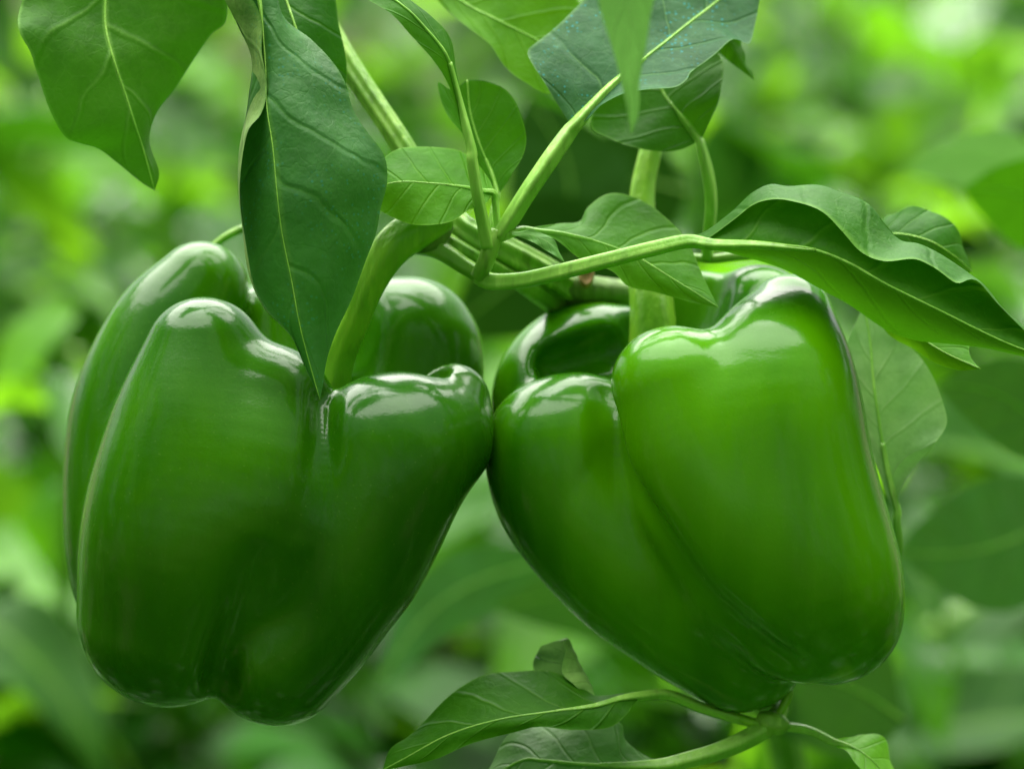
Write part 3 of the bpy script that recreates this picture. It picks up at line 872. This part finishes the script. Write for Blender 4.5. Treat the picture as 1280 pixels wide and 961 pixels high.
# ------------------------------------------------------------------ neighbour plants, out of focus
def field_leaf_mesh(name, length, width, droop, fold, mat, nu=12, nv=9, seed=0):
    """leaf along +Y from its petiole, face up"""
    V = []
    Gd = np.empty((nu, nv, 3))
    for i in range(nu):
        u = i / (nu - 1)
        w = width * 0.5 * (math.sin(math.pi * min(1, u * 1.02) ** 0.72) ** 0.85) * (1 - 0.12 * u) if 0 < u < 1 else 0.0008
        for j in range(nv):
            v = j / (nv - 1) * 2 - 1
            y = length * (u - 0.12 * droop * u * u)
            z = -droop * length * 0.55 * u * u + fold * abs(v) * w + 0.004 * math.sin(9 * u + seed + v) * abs(v)
            Gd[i, j] = (v * w * (1 - 0.1 * fold), y, z)
    F = []
    for i in range(nu - 1):
        for j in range(nv - 1):
            F.append((i * nv + j, i * nv + j + 1, (i + 1) * nv + j + 1, (i + 1) * nv + j))
    base = len(Gd.reshape(-1, 3))
    me = mesh(name, Gd.reshape(-1, 3), F)
    uvl = me.uv_layers.new(name='UVMap')
    li = np.empty(len(me.loops), np.int32)
    me.loops.foreach_get('vertex_index', li)
    uvl.data.foreach_set('uv', np.stack([(li // nv) / (nu - 1), (li % nv) / (nv - 1)], 1).astype(np.float32).ravel())
    me.polygons.foreach_set('use_smooth', [True] * len(me.polygons))
    me.materials.append(mat)
    return me

LEAVES = []
for i, (ln, wd, dr, fo) in enumerate(((0.105, 0.060, 0.5, 0.25), (0.085, 0.050, 0.9, 0.1), (0.12, 0.066, 0.3, 0.35), (0.07, 0.042, 0.6, 0.3))):
    for m in M_BACK:
        LEAVES.append(field_leaf_mesh('field_leaf', ln, wd, dr, fo, m, seed=i))

def field_plant(x, y, h, nl, label, group, spread=0.24, tilt_to=None):
    root = empty('pepper_plant', (x, y, 0.0), label, 'pepper plant', group)
    top = np.array([random.uniform(-.03, .03), random.uniform(-.03, .03), h * 0.55])
    V, F = tube_world(np.array([(0, 0, -0.02), (0.005, 0, h * 0.25), tuple(top)]), np.array([0.008, 0.007, 0.006]), n=14, sides=10)
    st = link('main_stem', mesh('main_stem', V, F), None, M_STEM)
    st.parent = root
    tips = []
    for b in range(6):
        a = b * math.pi / 3 + random.uniform(-.4, .4)
        z0 = h * random.uniform(0.2, 0.55)
        e = np.array([math.cos(a) * spread * random.uniform(.5, 1), math.sin(a) * spread * random.uniform(.5, 1), h * random.uniform(0.55, 0.95)])
        s = np.array([top[0] * z0 / top[2], top[1] * z0 / top[2], z0])
        md = s * 0.45 + e * 0.55 + np.array([math.cos(a) * .04, math.sin(a) * .04, -0.02])
        V, F = tube_world(np.array([s, md, e]), np.array([0.005, 0.004, 0.0025]), n=12, sides=8)
        br = link('branch', mesh('branch', V, F), None, M_STEM)
        br.parent = root
        tips.append((s, md, e))
    for k in range(nl):
        s, md, e = tips[k % 6]
        t = random.uniform(0.15, 1.05)
        p = s * (1 - t) ** 2 + 2 * md * t * (1 - t) + e * t * t
        me = random.choice(LEAVES)
        o = bpy.data.objects.new('leaf', me)
        scene.collection.objects.link(o)
        o.parent = root
        a = random.uniform(0, 2 * math.pi)
        o.location = Vector(p) + Vector((random.gauss(0, .02), random.gauss(0, .02), random.gauss(0, .02)))
        o.rotation_euler = (random.gauss(-0.25, 0.45), random.gauss(0, 0.45), a)
        sc = random.uniform(0.75, 1.25)
        o.scale = (sc, sc, sc)
    return root

# nearest neighbours, each with a look of its own in the picture
near = empty('pepper_plant', W((1480, 900, 1500)) * np.array([1, 1, 0]), 'soft grey-green neighbouring plant with broad leaves right behind the right pepper', 'pepper plant')
gz = near.location
P0 = np.array(near.location)
V, F = tube_world(np.array([P0 + (0, 0, -.02), P0 * 0.6 + W((1480, 900, 1400)) * 0.4, W((1480, 700, 1300)), W((1500, 300, 1200))]), np.array([0.009, 0.008, 0.007, 0.005]), n=40, sides=12)
link('main_stem', mesh('main_stem', V, F), near, M_STEM)
def soft_leaf(parent, base, tip, w, d0, d1, mat, up=True, bend=0.15, tiltd=0.0, seed=0):
    bx, by = base; tx, ty = tip
    L = math.hypot(tx - bx, ty - by)
    nx_, ny_ = -(ty - by) / L, (tx - bx) / L
    cols = [[], [], []]
    for u in np.linspace(0, 1, 9):
        ww = w * math.sin(math.pi * u ** 0.75) ** 0.8 if 0 < u < 1 else 1
        cx = bx + (tx - bx) * u + nx_ * bend * L * math.sin(math.pi * u)
        cy = by + (ty - by) * u + ny_ * bend * L * math.sin(math.pi * u)
        d = d0 + (d1 - d0) * u
        cols[0].append((cx - nx_ * ww, cy - ny_ * ww, d + tiltd * ww))
        cols[1].append((cx, cy, d))
        cols[2].append((cx + nx_ * ww, cy + ny_ * ww, d - tiltd * ww))
    return leaf(parent, cols, [None] * 3, mat, up=up, nu=36, nv=17, rib=(4, 1), seed=seed, quilt=0.00028)
soft_leaf(near, (1320, 560), (1170, 480), 55, 1100, 1000, M_GREY, up=True, tiltd=0.5, seed=51)
soft_leaf(near, (1330, 640), (1120, 690), 85, 1700, 1500, M_GREY, up=True, tiltd=0.6, bend=-0.1, seed=52)
soft_leaf(near, (1330, 250), (1130, 215), 45, 2300, 2100, M_PALE, up=True, tiltd=1.2, seed=53)
soft_leaf(near, (1340, 300), (1205, 235), 60, 1300, 1200, M_MID, up=True, tiltd=0.8, seed=54)
soft_leaf(near, (1130, 900), (900, 860), 90, 1300, 1200, M_GREY, up=False, tiltd=0.4, seed=55)
soft_leaf(near, (700, 700), (470, 860), 45, 2000, 1800, M_GREY, up=True, tiltd=0.8, seed=56)
soft_leaf(near, (860, 800), (620, 760), 60, 1900, 1800, M_GREY, up=True, tiltd=0.9, seed=57)

soft_leaf(near, (830, 330), (560, 420), 90, 2000, 2100, M_GAP_SHADE, up=True, tiltd=0.3, seed=58)  # this and the next two: dark leaves added to paint the shady gap
soft_leaf(near, (700, 330), (660, 120), 80, 2100, 2100, M_GAP_SHADE, up=True, tiltd=0.2, seed=59)
soft_leaf(near, (860, 240), (700, 260), 70, 2200, 2300, M_GAP_SHADE, up=True, tiltd=0.3, seed=60)
rows = []
GRP = 'blurred pepper plants in the field behind'
LAB = 'out-of-focus leafy pepper plant growing in the field behind the peppers'
for (ry, step, h0) in ((0.75, 0.42, 0.52), (1.35, 0.42, 0.56), (2.0, 0.45, 0.60), (2.8, 0.48, 0.64)):
    half = 0.17 * (DIST + ry) / DIST + 0.28
    k = int(half / step) + 1
    for i in range(-k, k + 1):
        x = (i + (0.5 if int(ry * 10) % 2 else 0.0)) * step + random.uniform(-.06, .06)
        if abs(x) > half + 0.1:
            continue
        field_plant(x, ry + random.uniform(-.08, .08), h0 * random.uniform(.9, 1.1), 95, LAB, GRP)

# masses of leaves: the far rows, and unseen leaves added to screen off the sky
def leaf_mass(name, count, place, label, mats=None):
    V, F, MI = [], [], []
    for q in range(count):
        c = np.array(place())
        b = len(V)
        a = random.uniform(0, 6.28); L = random.uniform(.07, .12); w = L * 0.27
        d = np.array([math.cos(a), math.sin(a), random.gauss(-.25, .45)]); d /= np.linalg.norm(d)
        s = np.cross(d, [random.gauss(0, .3), random.gauss(0, .3), 1.0]); s /= np.linalg.norm(s)
        up_ = np.cross(s, d)
        for (t, e, u_) in ((0, 0, 0), (.35, 1, .12), (.7, .75, .05), (1, 0, -.12)):
            if e:
                V += [c + d * L * t - s * w * e + up_ * L * u_, c + d * L * t + up_ * L * (u_ - .06), c + d * L * t + s * w * e + up_ * L * u_]
            else:
                V.append(c + d * L * t + up_ * L * u_)
        F += [(b, b + 2, b + 1), (b, b + 3, b + 2), (b + 1, b + 2, b + 5, b + 4), (b + 2, b + 3, b + 6, b + 5), (b + 4, b + 5, b + 7), (b + 5, b + 6, b + 7)]
        MI += [q % 3] * 6
    me = mesh(name, V, F)
    for m in (mats or M_BACK):
        me.materials.append(m)
    me.polygons.foreach_set('material_index', MI)
    uvl = me.uv_layers.new(name='UVMap')
    uvl.data.foreach_set('uv', np.full(len(me.loops) * 2, 0.3, np.float32))
    fo = link(name, me)
    fo['kind'] = 'stuff'
    fo['label'] = label
    return fo

def far_spot():
    y = random.uniform(3.3, 9.0)
    return (random.uniform(-0.35 * y - 0.5, 0.35 * y + 0.5), y, random.uniform(0.05, 0.75) + 0.10 * math.sin(y * 5))
def low_spot():
    y = random.uniform(-0.95, 3.6)
    return (random.uniform(-0.25 * abs(y) - 0.45, 0.25 * abs(y) + 0.45), y, random.uniform(0.02, 0.22))
def screen_spot():  # out-of-view side clumps and tall bank, shaped to darken reflections on the peppers
    if random.random() < 0.22:
        return (random.choice((-1, 1)) * random.uniform(0.34, 1.0), random.uniform(-0.3, 0.35), random.uniform(0.0, 0.85))
    return (random.uniform(-2.2, 2.2), random.uniform(-1.7, -0.95), random.uniform(0.0, 1.85))
leaf_mass('foliage', 9000, far_spot, 'far blurred rows of pepper leaves filling the background')
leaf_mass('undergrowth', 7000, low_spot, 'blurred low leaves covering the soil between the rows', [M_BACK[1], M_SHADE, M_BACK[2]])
leaf_mass('sky_screen_leaves', 9000, screen_spot, 'unseen pepper leaves added at both sides and behind the camera to screen off the sky')
